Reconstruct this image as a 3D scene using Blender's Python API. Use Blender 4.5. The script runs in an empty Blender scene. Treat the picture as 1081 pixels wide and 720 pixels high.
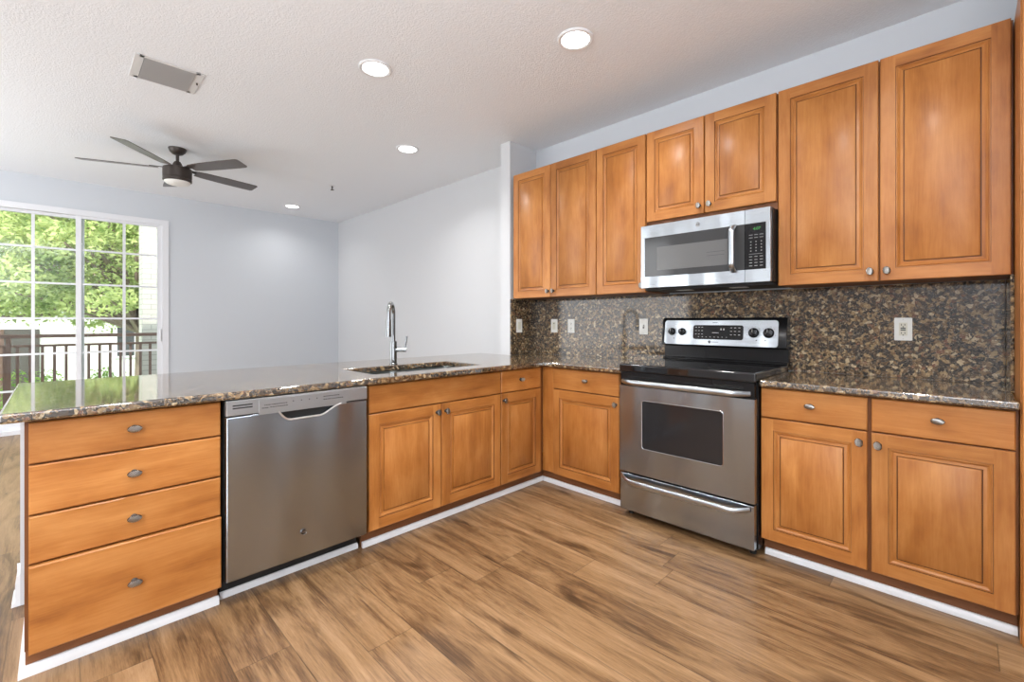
import bpy, bmesh, math, random
from math import sin, cos, pi, radians
from mathutils import Vector, Matrix
random.seed(11)
D = bpy.data
S = bpy.context.scene
COL = S.collection

# ------------------------------------------------------------------ camera
cam_d = D.cameras.new('camera'); cam = D.objects.new('camera', cam_d); COL.objects.link(cam)
cam.location = (2.155, -2.48, 1.179)
cam.rotation_euler = (pi/2, 0.0, 0.784)
cam_d.sensor_width = 36; cam_d.lens = 478.8/1081*36
cam_d.shift_y = -21.2/1081
cam_d.clip_start = 0.02; cam_d.clip_end = 300
S.camera = cam

# ------------------------------------------------------------------ view, world, sun
S.view_settings.view_transform = 'Standard'; S.view_settings.look = 'None'
S.view_settings.gamma = 1; S.view_settings.use_curve_mapping = False
S.view_settings.exposure = 0.10
SKY_STRENGTH = 3.6
SUN_STRENGTH = 5.5
LAMP_W = 10.5          # each recessed ceiling light
FILL_W = 80.0           # base power of the side and kitchen fill lights added out of view

w = D.worlds.new('sky'); S.world = w; w.use_nodes = True
nt = w.node_tree; bg = nt.nodes['Background']
bg.inputs['Color'].default_value = (0.86, 0.93, 1.0, 1); bg.inputs['Strength'].default_value = SKY_STRENGTH
sun_d = D.lights.new('sun', 'SUN'); sun_d.energy = SUN_STRENGTH; sun_d.angle = radians(1.5); sun_d.color = (1, .95, .86)
sun = D.objects.new('sun', sun_d); COL.objects.link(sun)
sun.rotation_euler = Vector((-.62, .30, -.75)).to_track_quat('-Z', 'Y').to_euler()

def area_light(name, loc, rot, sx, sy, power, color):
    l = D.lights.new(name, 'AREA'); l.shape = 'RECTANGLE'; l.size = sx; l.size_y = sy
    l.energy = power; l.color = color
    o = D.objects.new(name, l); COL.objects.link(o); o.location = loc; o.rotation_euler = rot
    return o

ZC = 2.72
# unseen area lights added to brighten the room, no window openings behind them
area_light('added_side_fill', (-2.95, -4.58, 1.40), (radians(90), 0, 0), 3.0, 2.3, FILL_W*1.05, (.95, .98, 1.0))  # added fill, placed where the backsplash reflection points to a bright area
area_light('added_kitchen_fill', (3.27, -4.08, 1.45), (radians(90), 0, radians(90)), .95, 2.2, FILL_W*.85, (.95, .975, 1.0))
# upward area light added behind the camera to brighten the kitchen ceiling
area_light('added_ceiling_fill', (2.2, -3.3, 1.60), (radians(180), 0, 0), .7, .7, 105, (.97, .985, 1.0))

# ------------------------------------------------------------------ materials
def new_mat(name):
    m = D.materials.new(name); m.use_nodes = True
    nt = m.node_tree; nt.nodes.clear()
    out = nt.nodes.new('ShaderNodeOutputMaterial'); b = nt.nodes.new('ShaderNodeBsdfPrincipled')
    nt.links.new(b.outputs[0], out.inputs[0])
    return m, nt, b
def N(nt, t, **kw):
    n = nt.nodes.new('ShaderNode'+t)
    for k, v in kw.items(): setattr(n, k, v)
    return n
def simple(name, col, rough=.5, metal=0, coat=0, bump=None, spec=None):
    m, nt, b = new_mat(name)
    b.inputs['Base Color'].default_value = (*col, 1); b.inputs['Roughness'].default_value = rough
    b.inputs['Metallic'].default_value = metal; b.inputs['Coat Weight'].default_value = coat
    if spec is not None: b.inputs['Specular IOR Level'].default_value = spec
    if bump:
        sc, st, dist = bump
        tc = N(nt, 'TexCoord'); no = N(nt, 'TexNoise'); no.inputs['Scale'].default_value = sc
        no.inputs['Detail'].default_value = 3
        nt.links.new(tc.outputs['Object'], no.inputs['Vector'])
        bp = N(nt, 'Bump'); bp.inputs['Strength'].default_value = st; bp.inputs['Distance'].default_value = dist
        nt.links.new(no.outputs[0], bp.inputs['Height']); nt.links.new(bp.outputs[0], b.inputs['Normal'])
    return m
def ramp(nt, stops, interp='LINEAR'):
    r = N(nt, 'ValToRGB'); cr = r.color_ramp; cr.interpolation = interp
    while len(cr.elements) > 1: cr.elements.remove(cr.elements[-1])
    cr.elements[0].position = stops[0][0]; cr.elements[0].color = (*stops[0][1], 1)
    for p, c in stops[1:]:
        e = cr.elements.new(p); e.color = (*c, 1)
    return r

def wood(name, axis, tones, rough=.40):
    """maple cabinet wood, grain along the given local axis"""
    m, nt, b = new_mat(name); L = nt.links.new
    tc = N(nt, 'TexCoord'); oi = N(nt, 'ObjectInfo')
    rnd = N(nt, 'VectorMath', operation='SCALE'); rnd.inputs[0].default_value = (31.7, 17.3, 23.9)
    L(oi.outputs['Random'], rnd.inputs['Scale'])
    add = N(nt, 'VectorMath', operation='ADD'); L(tc.outputs['Object'], add.inputs[0]); L(rnd.outputs[0], add.inputs[1])
    def sc(along, across):
        mp = N(nt, 'Mapping'); v = [across]*3; v['xyz'.index(axis)] = along
        mp.inputs['Scale'].default_value = v; L(add.outputs[0], mp.inputs['Vector']); return mp
    n1 = N(nt, 'TexNoise'); n1.inputs['Scale'].default_value = 1; n1.inputs['Detail'].default_value = 5; n1.inputs['Roughness'].default_value = .62
    n1.inputs['Distortion'].default_value = .6; L(sc(1.6, 11).outputs[0], n1.inputs['Vector'])
    n2 = N(nt, 'TexNoise'); n2.inputs['Scale'].default_value = 1; n2.inputs['Detail'].default_value = 3
    L(sc(9, 160).outputs[0], n2.inputs['Vector'])
    n3 = N(nt, 'TexNoise'); n3.inputs['Scale'].default_value = 1; n3.inputs['Detail'].default_value = 4; L(sc(5, 9).outputs[0], n3.inputs['Vector'])
    a = N(nt, 'Math', operation='MULTIPLY_ADD'); a.inputs[1].default_value = .35; L(n3.outputs[0], a.inputs[0])
    s = N(nt, 'Math', operation='MULTIPLY'); s.inputs[1].default_value = .50; L(n1.outputs[0], s.inputs[0]); L(s.outputs[0], a.inputs[2])
    a2 = N(nt, 'Math', operation='MULTIPLY_ADD'); a2.inputs[1].default_value = .15; L(n2.outputs[0], a2.inputs[0]); L(a.outputs[0], a2.inputs[2])
    r = ramp(nt, [(.30, tones[0]), (.47, tones[1]), (.66, tones[2])]); L(a2.outputs[0], r.inputs[0])
    # board-to-board tone of the glued-up panel and piece-to-piece tone
    mul = N(nt, 'Mix', data_type='RGBA', blend_type='MULTIPLY'); mul.inputs['Factor'].default_value = 1
    L(r.outputs[0], mul.inputs['A'])
    mr = N(nt, 'MapRange'); mr.inputs['To Min'].default_value = .88; mr.inputs['To Max'].default_value = 1.06
    L(oi.outputs['Random'], mr.inputs['Value']); L(mr.outputs[0], mul.inputs['B'])
    L(mul.outputs['Result'], b.inputs['Base Color'])
    b.inputs['Roughness'].default_value = rough; b.inputs['Coat Weight'].default_value = .12; b.inputs['Coat Roughness'].default_value = .22; b.inputs['Specular IOR Level'].default_value = .38
    bp = N(nt, 'Bump'); bp.inputs['Strength'].default_value = .06; bp.inputs['Distance'].default_value = .002
    L(n2.outputs[0], bp.inputs['Height']); L(bp.outputs[0], b.inputs['Normal'])
    return m
TONES = ((.22, .068, .012), (.395, .145, .031), (.54, .235, .066))
WV = wood('maple_vertical_grain', 'z', TONES)
WH = wood('maple_horizontal_grain', 'x', TONES)
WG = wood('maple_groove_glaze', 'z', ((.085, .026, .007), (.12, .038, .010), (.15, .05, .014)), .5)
WF = wood('maple_frame', 'z', ((.13, .042, .011), (.18, .060, .016), (.22, .078, .022)), .5)
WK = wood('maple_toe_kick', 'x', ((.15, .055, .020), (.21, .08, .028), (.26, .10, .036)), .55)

def granite(name, ior=1.5, rgh=.07, coat=0):
    m, nt, b = new_mat(name); L = nt.links.new
    tc = N(nt, 'TexCoord'); dn = N(nt, 'TexNoise'); dn.inputs['Scale'].default_value = 28; dn.inputs['Detail'].default_value = 2
    L(tc.outputs['Object'], dn.inputs['Vector'])
    ds = N(nt, 'VectorMath', operation='MULTIPLY_ADD'); ds.inputs[1].default_value = (.028, .028, .028)
    L(dn.outputs['Color'], ds.inputs[0]); L(tc.outputs['Object'], ds.inputs[2])
    v = N(nt, 'TexVoronoi'); v.inputs['Scale'].default_value = 74; L(ds.outputs[0], v.inputs['Vector'])
    sx = N(nt, 'SeparateColor'); L(v.outputs['Color'], sx.inputs[0])
    r = ramp(nt, [(0, (.006, .006, .006)), (.30, (.030, .022, .016)), (.46, (.090, .052, .024)), (.62, (.18, .108, .048)),
                  (.76, (.30, .20, .095)), (.90, (.48, .37, .22)), (.96, (.15, .060, .030))], 'CONSTANT'); L(sx.outputs[0], r.inputs[0])
    v2 = N(nt, 'TexVoronoi'); v2.inputs['Scale'].default_value = 210; L(ds.outputs[0], v2.inputs['Vector'])
    s2 = N(nt, 'SeparateColor'); L(v2.outputs['Color'], s2.inputs[0])
    r2 = ramp(nt, [(0, (.008, .007, .006)), (.35, (.06, .042, .026)), (.6, (.15, .105, .065)), (.85, (.36, .29, .20))], 'CONSTANT'); L(s2.outputs[0], r2.inputs[0])
    mx = N(nt, 'Mix', data_type='RGBA'); mx.inputs['Factor'].default_value = .38
    L(r.outputs[0], mx.inputs['A']); L(r2.outputs[0], mx.inputs['B'])
    n3 = N(nt, 'TexNoise'); n3.inputs['Scale'].default_value = 9; L(tc.outputs['Object'], n3.inputs['Vector'])
    mr = N(nt, 'MapRange'); mr.inputs['To Min'].default_value = .8; mr.inputs['To Max'].default_value = 1.5
    L(n3.outputs[0], mr.inputs['Value'])
    ml = N(nt, 'Mix', data_type='RGBA', blend_type='MULTIPLY'); ml.inputs['Factor'].default_value = 1
    L(mx.outputs['Result'], ml.inputs['A']); L(mr.outputs[0], ml.inputs['B'])
    L(ml.outputs['Result'], b.inputs['Base Color'])
    b.inputs['Roughness'].default_value = rgh; b.inputs['IOR'].default_value = ior; b.inputs['Coat Weight'].default_value = coat; b.inputs['Coat IOR'].default_value = 1.8; b.inputs['Coat Roughness'].default_value = .06
    return m
GR = granite('polished_granite')
GT = granite('polished_granite_top', 2.2, .06, .45)

def steel(name, axis='x', col=(.47, .505, .54), rough=.27):
    m, nt, b = new_mat(name); L = nt.links.new
    tc = N(nt, 'TexCoord'); mp = N(nt, 'Mapping'); v = [700, 700, 700]; v['xyz'.index(axis)] = 6; mp.inputs['Scale'].default_value = v
    L(tc.outputs['Object'], mp.inputs['Vector'])
    n = N(nt, 'TexNoise'); n.inputs['Scale'].default_value = 1; n.inputs['Detail'].default_value = 2; L(mp.outputs[0], n.inputs['Vector'])
    mr = N(nt, 'MapRange'); mr.inputs['To Min'].default_value = rough-.01; mr.inputs['To Max'].default_value = rough+.03
    L(n.outputs[0], mr.inputs['Value']); L(mr.outputs[0], b.inputs['Roughness'])
    # slow waviness of the sheet metal
    n2 = N(nt, 'TexNoise'); n2.inputs['Scale'].default_value = 3.2; n2.inputs['Detail'].default_value = 0
    mp2 = N(nt, 'Mapping'); mp2.inputs['Scale'].default_value = (2.2, 2.2, .35); L(tc.outputs['Object'], mp2.inputs['Vector']); L(mp2.outputs[0], n2.inputs['Vector'])
    bp = N(nt, 'Bump'); bp.inputs['Strength'].default_value = .5; bp.inputs['Distance'].default_value = .05; L(n2.outputs[0], bp.inputs['Height'])
    bp2 = N(nt, 'Bump'); bp2.inputs['Strength'].default_value = .01; bp2.inputs['Distance'].default_value = .0002
    L(n.outputs[0], bp2.inputs['Height']); L(bp.outputs[0], bp2.inputs['Normal']); L(bp2.outputs[0], b.inputs['Normal'])
    b.inputs['Base Color'].default_value = (*col, 1); b.inputs['Metallic'].default_value = 1
    b.inputs['Anisotropic'].default_value = .5
    return m
ST = steel('brushed_stainless')
STD = steel('darker_brushed_stainless', 'x', (.37, .41, .45), .24)
STG = simple('grey_control_strip', (.42, .43, .44), .35, .8)
CHROME = simple('chrome', (.50, .51, .53), .14, 1)
FAUCETM = simple('faucet_chrome', (.27, .28, .29), .12, 1)
SINKM = simple('satin_sink_steel', (.33, .35, .35), .28, 1)
PEWTER = simple('pewter', (.58, .56, .53), .30, 1)
LIPM = simple('polished_lip', (.85, .85, .86), .35, 1)
PEWTER_D = simple('dark_pewter', (.07, .06, .055), .45, .8)
BLACK = simple('black_enamel', (.008, .008, .009), .2, spec=.3)
BLACKM = simple('black_matte', (.012, .012, .012), .6)
BGLASS = simple('black_glass', (.008, .008, .009), .05, 0, .3)
OVGLASS = simple('dark_oven_glass', (.018, .018, .020), .07)
MWGLASS = simple('dark_door_glass', (.045, .046, .048), .10)
MWSCREEN = simple('perforated_screen', (.13, .13, .13), .28, .3)
MARK = simple('printed_marks', (.55, .55, .55), .5)
MARK_D = simple('dark_printed_marks', (.03, .03, .03), .5)
WHITE_TRIM = simple('white_gloss_paint', (.78, .79, .81), .32)
WALL = simple('wall_paint', (.585, .615, .655), .75, bump=(160, .08, .002))
WALLW = simple('white_wall_paint', (.59, .60, .62), .75, bump=(160, .08, .002))
PLATE = simple('white_plastic', (.74, .74, .70), .35)
BEIGE = simple('ivory_plastic', (.62, .60, .50), .4)
SLOT = simple('dark_slots', (.03, .03, .03), .6)
VINYL = simple('white_vinyl_frame', (.74, .75, .78), .4)
BRONZE = simple('bronze_fan_metal', (.060, .048, .042), .42, .45)
BLADE = simple('dark_walnut_blade', (.085, .070, .062), .28, .0, .3, bump=(60, .1, .001))
RAILM = simple('brown_painted_iron', (.12, .065, .048), .5)
BARK = simple('bark', (.20, .15, .11), .9, bump=(30, .6, .02))
VENTM = simple('painted_vent_metal', (.36, .36, .365), .5)
VENTW = simple('vent_frame_paint', (.70, .70, .70), .5)
def emis(name, col, st):
    m, nt, b = new_mat(name); b.inputs['Base Color'].default_value = (.8, .8, .8, 1)
    b.inputs['Base Color'].default_value = (.02, .02, .02, 1) if st < 1 else (.8, .8, .8, 1); b.inputs['Emission Color'].default_value = (*col, 1); b.inputs['Emission Strength'].default_value = st
    return m
LENS = emis('lit_lens', (1, .985, .96), 9)
FANLENS = simple('frosted_fan_lens', (.85, .85, .83), .4)
GREEN = emis('green_digits', (.03, .8, .08), .30)

def ceiling_mat():
    m, nt, b = new_mat('textured_ceiling'); L = nt.links.new
    b.inputs['Base Color'].default_value = (.85, .875, .91, 1); b.inputs['Roughness'].default_value = .9
    tc = N(nt, 'TexCoord'); n = N(nt, 'TexNoise'); n.inputs['Scale'].default_value = 105; n.inputs['Detail'].default_value = 3
    L(tc.outputs['Object'], n.inputs['Vector']); r = ramp(nt, [(.42, (0, 0, 0)), (.6, (1, 1, 1))]); L(n.outputs[0], r.inputs[0])
    bp = N(nt, 'Bump'); bp.inputs['Strength'].default_value = .30; bp.inputs['Distance'].default_value = .003
    L(r.outputs[0], bp.inputs['Height']); L(bp.outputs[0], b.inputs['Normal'])
    return m
CEIL = ceiling_mat()

def floor_mat():
    m, nt, b = new_mat('oak_plank_floor'); L = nt.links.new
    tc = N(nt, 'TexCoord'); sp = N(nt, 'SeparateXYZ'); L(tc.outputs['Object'], sp.inputs[0])
    def M(op, a, c=None, d=None):
        n = N(nt, 'Math', operation=op)
        for i, v in enumerate((a, c, d)):
            if v is None: continue
            if isinstance(v, (int, float)): n.inputs[i].default_value = v
            else: L(v, n.inputs[i])
        return n.outputs[0]
    W, LEN = .182, 1.22
    yr = M('DIVIDE', M('ADD', sp.outputs['Y'], .06), W); row = M('FLOOR', yr)
    wn = N(nt, 'TexWhiteNoise', noise_dimensions='1D'); L(row, wn.inputs['W'])
    xs = M('DIVIDE', M('MULTIPLY_ADD', wn.outputs[0], LEN, sp.outputs['X']), LEN); colm = M('FLOOR', xs)
    cb = N(nt, 'CombineXYZ'); L(row, cb.inputs[0]); L(colm, cb.inputs[1])
    idn = N(nt, 'TexWhiteNoise', noise_dimensions='2D'); L(cb.outputs[0], idn.inputs['Vector'])
    off = N(nt, 'VectorMath', operation='SCALE'); L(idn.outputs['Color'], off.inputs[0]); off.inputs['Scale'].default_value = 40
    vec = N(nt, 'VectorMath', operation='ADD'); L(tc.outputs['Object'], vec.inputs[0]); L(off.outputs[0], vec.inputs[1])
    def noise(scale, det, rgh, dist=0):
        mp = N(nt, 'Mapping'); mp.inputs['Scale'].default_value = scale; L(vec.outputs[0], mp.inputs['Vector'])
        n = N(nt, 'TexNoise'); n.inputs['Scale'].default_value = 1; n.inputs['Detail'].default_value = det; n.inputs['Roughness'].default_value = rgh
        n.inputs['Distortion'].default_value = dist; L(mp.outputs[0], n.inputs['Vector']); return n.outputs[0]
    a = noise((1.3, 9, 1), 5, .6, 1.4); g = noise((9, 170, 1), 5, .75, .3); k = noise((2.3, 7.5, 1), 2, .5, .9)
    t = M('MULTIPLY_ADD', a, .62, M('MULTIPLY', g, .38))
    t = M('MULTIPLY_ADD', M('SUBTRACT', idn.outputs[0], .5), .10, t)
    r = ramp(nt, [(.33, (.070, .036, .017)), (.43, (.155, .082, .036)), (.52, (.265, .152, .070)), (.68, (.39, .240, .128))]); L(t, r.inputs[0])
    kr = ramp(nt, [(.26, (.34, .30, .27)), (.40, (1, 1, 1))]); L(k, kr.inputs[0])
    ml = N(nt, 'Mix', data_type='RGBA', blend_type='MULTIPLY'); ml.inputs['Factor'].default_value = .85
    L(r.outputs[0], ml.inputs['A']); L(kr.outputs[0], ml.inputs['B'])
    # seams
    fy = M('FRACT', yr); fx = M('FRACT', xs)
    ey = M('MULTIPLY', M('MINIMUM', fy, M('SUBTRACT', 1, fy)), W); ex = M('MULTIPLY', M('MINIMUM', fx, M('SUBTRACT', 1, fx)), LEN)
    e = M('MINIMUM', ey, ex); sm = N(nt, 'MapRange'); sm.inputs['From Max'].default_value = .0022; L(e, sm.inputs['Value'])
    mr = N(nt, 'MapRange'); mr.inputs['To Min'].default_value = .42; mr.inputs['To Max'].default_value = 1; L(sm.outputs[0], mr.inputs['Value'])
    m2 = N(nt, 'Mix', data_type='RGBA', blend_type='MULTIPLY'); m2.inputs['Factor'].default_value = 1
    L(ml.outputs['Result'], m2.inputs['A']); L(mr.outputs[0], m2.inputs['B'])
    L(m2.outputs['Result'], b.inputs['Base Color'])
    b.inputs['Roughness'].default_value = .36; b.inputs['Specular IOR Level'].default_value = .45
    h = M('MULTIPLY_ADD', g, .25, sm.outputs[0])
    bp = N(nt, 'Bump'); bp.inputs['Strength'].default_value = .25; bp.inputs['Distance'].default_value = .0015
    L(h, bp.inputs['Height']); L(bp.outputs[0], b.inputs['Normal'])
    return m
FLOOR = floor_mat()

def glass_mat():
    m = D.materials.new('window_glass'); m.use_nodes = True; nt = m.node_tree; nt.nodes.clear(); L = nt.links.new
    out = N(nt, 'OutputMaterial'); mx = N(nt, 'MixShader'); t = N(nt, 'BsdfTransparent'); g = N(nt, 'BsdfGlossy'); g.inputs['Roughness'].default_value = .01
    t.inputs['Color'].default_value = (.96, .98, .97, 1)
    f = N(nt, 'Fresnel'); f.inputs['IOR'].default_value = 1.45
    L(f.outputs[0], mx.inputs[0]); L(t.outputs[0], mx.inputs[1]); L(g.outputs[0], mx.inputs[2]); L(mx.outputs[0], out.inputs[0])
    return m
GLASS = glass_mat()
def leaf_mat(name, c1, c2):
    m = D.materials.new(name); m.use_nodes = True; nt = m.node_tree; nt.nodes.clear(); L = nt.links.new
    out = N(nt, 'OutputMaterial'); mx = N(nt, 'MixShader'); d = N(nt, 'BsdfDiffuse'); tr = N(nt, 'BsdfTranslucent'); mx.inputs[0].default_value = .45
    tc = N(nt, 'TexCoord'); no = N(nt, 'TexNoise'); no.inputs['Scale'].default_value = 2.2; no.inputs['Detail'].default_value = 5; L(tc.outputs['Object'], no.inputs['Vector'])
    r = ramp(nt, [(.35, c1), (.65, c2)]); L(no.outputs[0], r.inputs[0])
    L(r.outputs[0], d.inputs[0]); L(r.outputs[0], tr.inputs[0]); L(d.outputs[0], mx.inputs[1]); L(tr.outputs[0], mx.inputs[2]); L(mx.outputs[0], out.inputs[0])
    return m
LEAF = leaf_mat('tree_leaves', (.20, .28, .09), (.66, .72, .32))
LEAF2 = leaf_mat('shrub_leaves', (.12, .24, .05), (.30, .46, .12))
def brick_mat():
    m, nt, b = new_mat('white_painted_brick'); L = nt.links.new
    tc = N(nt, 'TexCoord'); mp = N(nt, 'Mapping'); mp.inputs['Rotation'].default_value = (radians(90), 0, radians(90))
    sp = N(nt, 'SeparateXYZ'); cb = N(nt, 'CombineXYZ'); L(tc.outputs['Object'], sp.inputs[0])
    ad = N(nt, 'Math', operation='ADD'); L(sp.outputs['X'], ad.inputs[0]); L(sp.outputs['Y'], ad.inputs[1]); L(ad.outputs[0], cb.inputs[0]); L(sp.outputs['Z'], cb.inputs[1])
    br = N(nt, 'TexBrick'); br.inputs['Scale'].default_value = 1; br.inputs['Brick Width'].default_value = .21; br.inputs['Row Height'].default_value = .075
    br.inputs['Mortar Size'].default_value = .006; br.inputs['Color1'].default_value = (.50, .48, .43, 1); br.inputs['Color2'].default_value = (.45, .43, .385, 1); br.inputs['Mortar'].default_value = (.33, .32, .29, 1)
    L(cb.outputs[0], br.inputs['Vector']); L(br.outputs[0], b.inputs['Base Color']); b.inputs['Roughness'].default_value = .8
    return m
BRICK = brick_mat()
STUCCO = simple('white_stucco', (.80, .79, .76), .9, bump=(40, .2, .01))
ROOFM = simple('clay_roof', (.42, .30, .22), .8)
DKDOOR = simple('dark_entry', (.07, .06, .055), .4)
GRASS = simple('lawn', (.16, .26, .07), .95, bump=(50, .6, .02))
CONC = simple('concrete', (.55, .54, .51), .9)

# ------------------------------------------------------------------ mesh helpers
class MB:
    def __init__(s): s.v = []; s.f = []; s.m = []
    def quad(s, pts, mi=0):
        i = len(s.v); s.v += [tuple(p) for p in pts]; s.f.append(tuple(range(i, i+len(pts)))); s.m.append(mi); return s
    def box(s, x0, x1, y0, y1, z0, z1, mi=0):
        i = len(s.v)
        s.v += [(x0,y0,z0),(x1,y0,z0),(x1,y1,z0),(x0,y1,z0),(x0,y0,z1),(x1,y0,z1),(x1,y1,z1),(x0,y1,z1)]
        for f in ((0,3,2,1),(4,5,6,7),(0,1,5,4),(1,2,6,5),(2,3,7,6),(3,0,4,7)):
            s.f.append(tuple(i+k for k in f)); s.m.append(mi)
        return s
    def prism(s, poly, axis, a0, a1, mi=0):
        """poly in the plane of the two other axes (order xyz), extruded along axis"""
        n = len(poly); i = len(s.v)
        def P(p, a):
            q = list(p); q.insert('xyz'.index(axis), a); return tuple(q)
        s.v += [P(p, a0) for p in poly]+[P(p, a1) for p in poly]
        s.f.append(tuple(range(i+n-1, i-1, -1))); s.m.append(mi)
        s.f.append(tuple(range(i+n, i+2*n))); s.m.append(mi)
        for k in range(n):
            j = (k+1) % n; s.f.append((i+k, i+j, i+n+j, i+n+k)); s.m.append(mi)
        return s
    def tube(s, pts, r, n=12, mi=0, cap=True, squash=None):
        pts = [Vector(p) for p in pts]; rs = r if isinstance(r, (list, tuple)) else [r]*len(pts)
        up = Vector((0, 0, 1)); prev = None; base = len(s.v)
        for k, p in enumerate(pts):
            t = ((pts[min(k+1, len(pts)-1)]-p).normalized()+(p-pts[max(k-1, 0)]).normalized())
            t = t.normalized() if t.length > 1e-9 else Vector((0, 0, 1))
            if prev is None:
                ref = up if abs(t.z) < .9 else Vector((1, 0, 0)); a = t.cross(ref).normalized()
            else: a = (prev-t*prev.dot(t)).normalized()
            prev = a; b = t.cross(a)
            for q in range(n):
                an = 2*pi*q/n; sa = squash[0] if squash else 1; sb = squash[1] if squash else 1
                s.v.append(tuple(p+a*cos(an)*rs[k]*sa+b*sin(an)*rs[k]*sb))
        for k in range(len(pts)-1):
            for q in range(n):
                q2 = (q+1) % n; i = base+k*n
                s.f.append((i+q, i+q2, i+n+q2, i+n+q)); s.m.append(mi)
        if cap:
            s.f.append(tuple(base+q for q in reversed(range(n)))); s.m.append(mi)
            e = base+(len(pts)-1)*n; s.f.append(tuple(e+q for q in range(n))); s.m.append(mi)
        return s
    def lathe(s, prof, c=(0,0,0), axis='z', n=32, mi=0):
        """prof: list of (radius, along)"""
        base = len(s.v); c = Vector(c)
        for r, a in prof:
            for q in range(n):
                an = 2*pi*q/n
                if axis == 'z': p = (r*cos(an), r*sin(an), a)
                elif axis == 'y': p = (r*cos(an), a, r*sin(an))
                else: p = (a, r*cos(an), r*sin(an))
                s.v.append(tuple(c+Vector(p)))
        for k in range(len(prof)-1):
            for q in range(n):
                q2 = (q+1) % n; i = base+k*n; s.f.append((i+q, i+q2, i+n+q2, i+n+q)); s.m.append(mi)
        s.f.append(tuple(base+q for q in reversed(range(n)))); s.m.append(mi)
        e = base+(len(prof)-1)*n; s.f.append(tuple(e+q for q in range(n))); s.m.append(mi)
        return s
    def ellipsoid(s, c, rx, ry, rz, nu=16, nv=10, mi=0, fn=None):
        base = len(s.v)
        for a in range(nv+1):
            th = pi*a/nv
            for q in range(nu):
                ph = 2*pi*q/nu; d = fn(th, ph) if fn else 1
                s.v.append((c[0]+rx*sin(th)*cos(ph)*d, c[1]+ry*sin(th)*sin(ph)*d, c[2]+rz*cos(th)*d))
        for a in range(nv):
            for q in range(nu):
                q2 = (q+1) % nu; i = base+a*nu; s.f.append((i+q, i+nu+q, i+nu+q2, i+q2)); s.m.append(mi)
        return s
    def build(s, name, mats, parent=None, bevel=0, seg=2, loc=None, rot=None, sharp=38):
        me = D.meshes.new(name); me.from_pydata(s.v, [], s.f)
        if not isinstance(mats, (list, tuple)): mats = [mats]
        for m in mats: me.materials.append(m)
        me.polygons.foreach_set('material_index', s.m)
        bm = bmesh.new(); bm.from_mesh(me); bmesh.ops.remove_doubles(bm, verts=bm.verts, dist=1e-5)
        bmesh.ops.recalc_face_normals(bm, faces=bm.faces)
        for f in bm.faces: f.smooth = True
        bm.to_mesh(me); bm.free()
        me.set_sharp_from_angle(angle=radians(sharp))
        o = D.objects.new(name, me); COL.objects.link(o)
        if parent: o.parent = parent
        if loc: o.location = loc
        if rot: o.rotation_euler = rot
        if bevel:
            md = o.modifiers.new('edge_rounding', 'BEVEL'); md.width = bevel; md.segments = seg; md.limit_method = 'ANGLE'; md.angle_limit = radians(40); md.harden_normals = True
        return o
def thing(name, label, cat, loc=(0,0,0), rz=0, group=None):
    o = D.objects.new(name, None); COL.objects.link(o); o.empty_display_size = .1
    o.location = loc; o.rotation_euler = (0, 0, rz); o['label'] = label; o['category'] = cat
    if group: o['group'] = group
    return o
def tag(o, label, cat, group=None):
    o['label'] = label; o['category'] = cat
    if group: o['group'] = group
    return o
def struct(o): o['kind'] = 'structure'; return o
def copy_tree(o, parent=None):
    c = o.copy(); COL.objects.link(c); c.parent = parent if parent else o.parent
    for ch in [x for x in o.children]: copy_tree(ch, c)
    return c
def text_mesh(name, body, size, mat, parent, loc, rot, shear=0, ext=.0003, bold=0):
    cu = D.curves.new(name, 'FONT'); cu.body = body; cu.size = size; cu.extrude = ext; cu.shear = shear; cu.align_x = 'CENTER'; cu.align_y = 'CENTER'; cu.offset = bold
    t = D.objects.new(name+'_tmp', cu); COL.objects.link(t)
    me = D.meshes.new_from_object(t.evaluated_get(bpy.context.evaluated_depsgraph_get()))
    D.objects.remove(t); me.name = name; me.materials.clear(); me.materials.append(mat)
    o = D.objects.new(name, me); COL.objects.link(o); o.parent = parent; o.location = loc; o.rotation_euler = rot
    return o
def rrect(x0, x1, z0, z1, r, n=6):
    pts = []
    for cx, cz, a0 in ((x1-r, z0+r, -90), (x1-r, z1-r, 0), (x0+r, z1-r, 90), (x0+r, z0+r, 180)):
        for k in range(n+1):
            a = radians(a0+90*k/n); pts.append((cx+r*cos(a), cz+r*sin(a)))
    return pts

# ================================================================== THE SETTING
ZK = .887                         # worktop
XL, YL, YW = -4.803, .64, .595    # window wall, living-room wall, range wall
XR, YN = 3.3, -4.62               # out of view sides
WY0, WY1, WZ1 = -3.10, -1.52, 2.40   # glass door opening

struct(MB().box(XL-.2, XR+.15, YN-.15, YL+.15, -.06, 0).build('floor', FLOOR))
struct(MB().box(XL-.2, XR+.15, YN-.15, YL+.15, ZC, ZC+.08).build('ceiling', CEIL))
struct(MB().box(-.60, XR+.15, YW, YW+.16, 0, ZC).build('wall_range', WALL))
struct(MB().box(-.715, -.60, .258, YW+.16, 0, ZC).build('wall_wing', WALLW))
struct(MB().box(XL-.2, -.715, YL, YL+.12, 0, ZC).build('wall_living', WALLW))
struct(MB().box(XL-.2, XL, WY1, YL, 0, ZC).box(XL-.2, XL, YN, WY0, 0, ZC).box(XL-.2, XL, WY0, WY1, WZ1, ZC).build('wall_window', WALL))
struct(MB().box(XL-.2, XR+.15, YN-.15, YN, 0, ZC).build('wall_near', WALLW))
struct(MB().box(XR, XR+.15, YN, YW, 0, ZC).build('wall_right', WALL))
# short return of wall at the right end of the range wall, over and behind the tall panel
struct(MB().box(2.326, 2.50, .03, YW, 0, ZC).build('wall_return', WALL))
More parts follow.
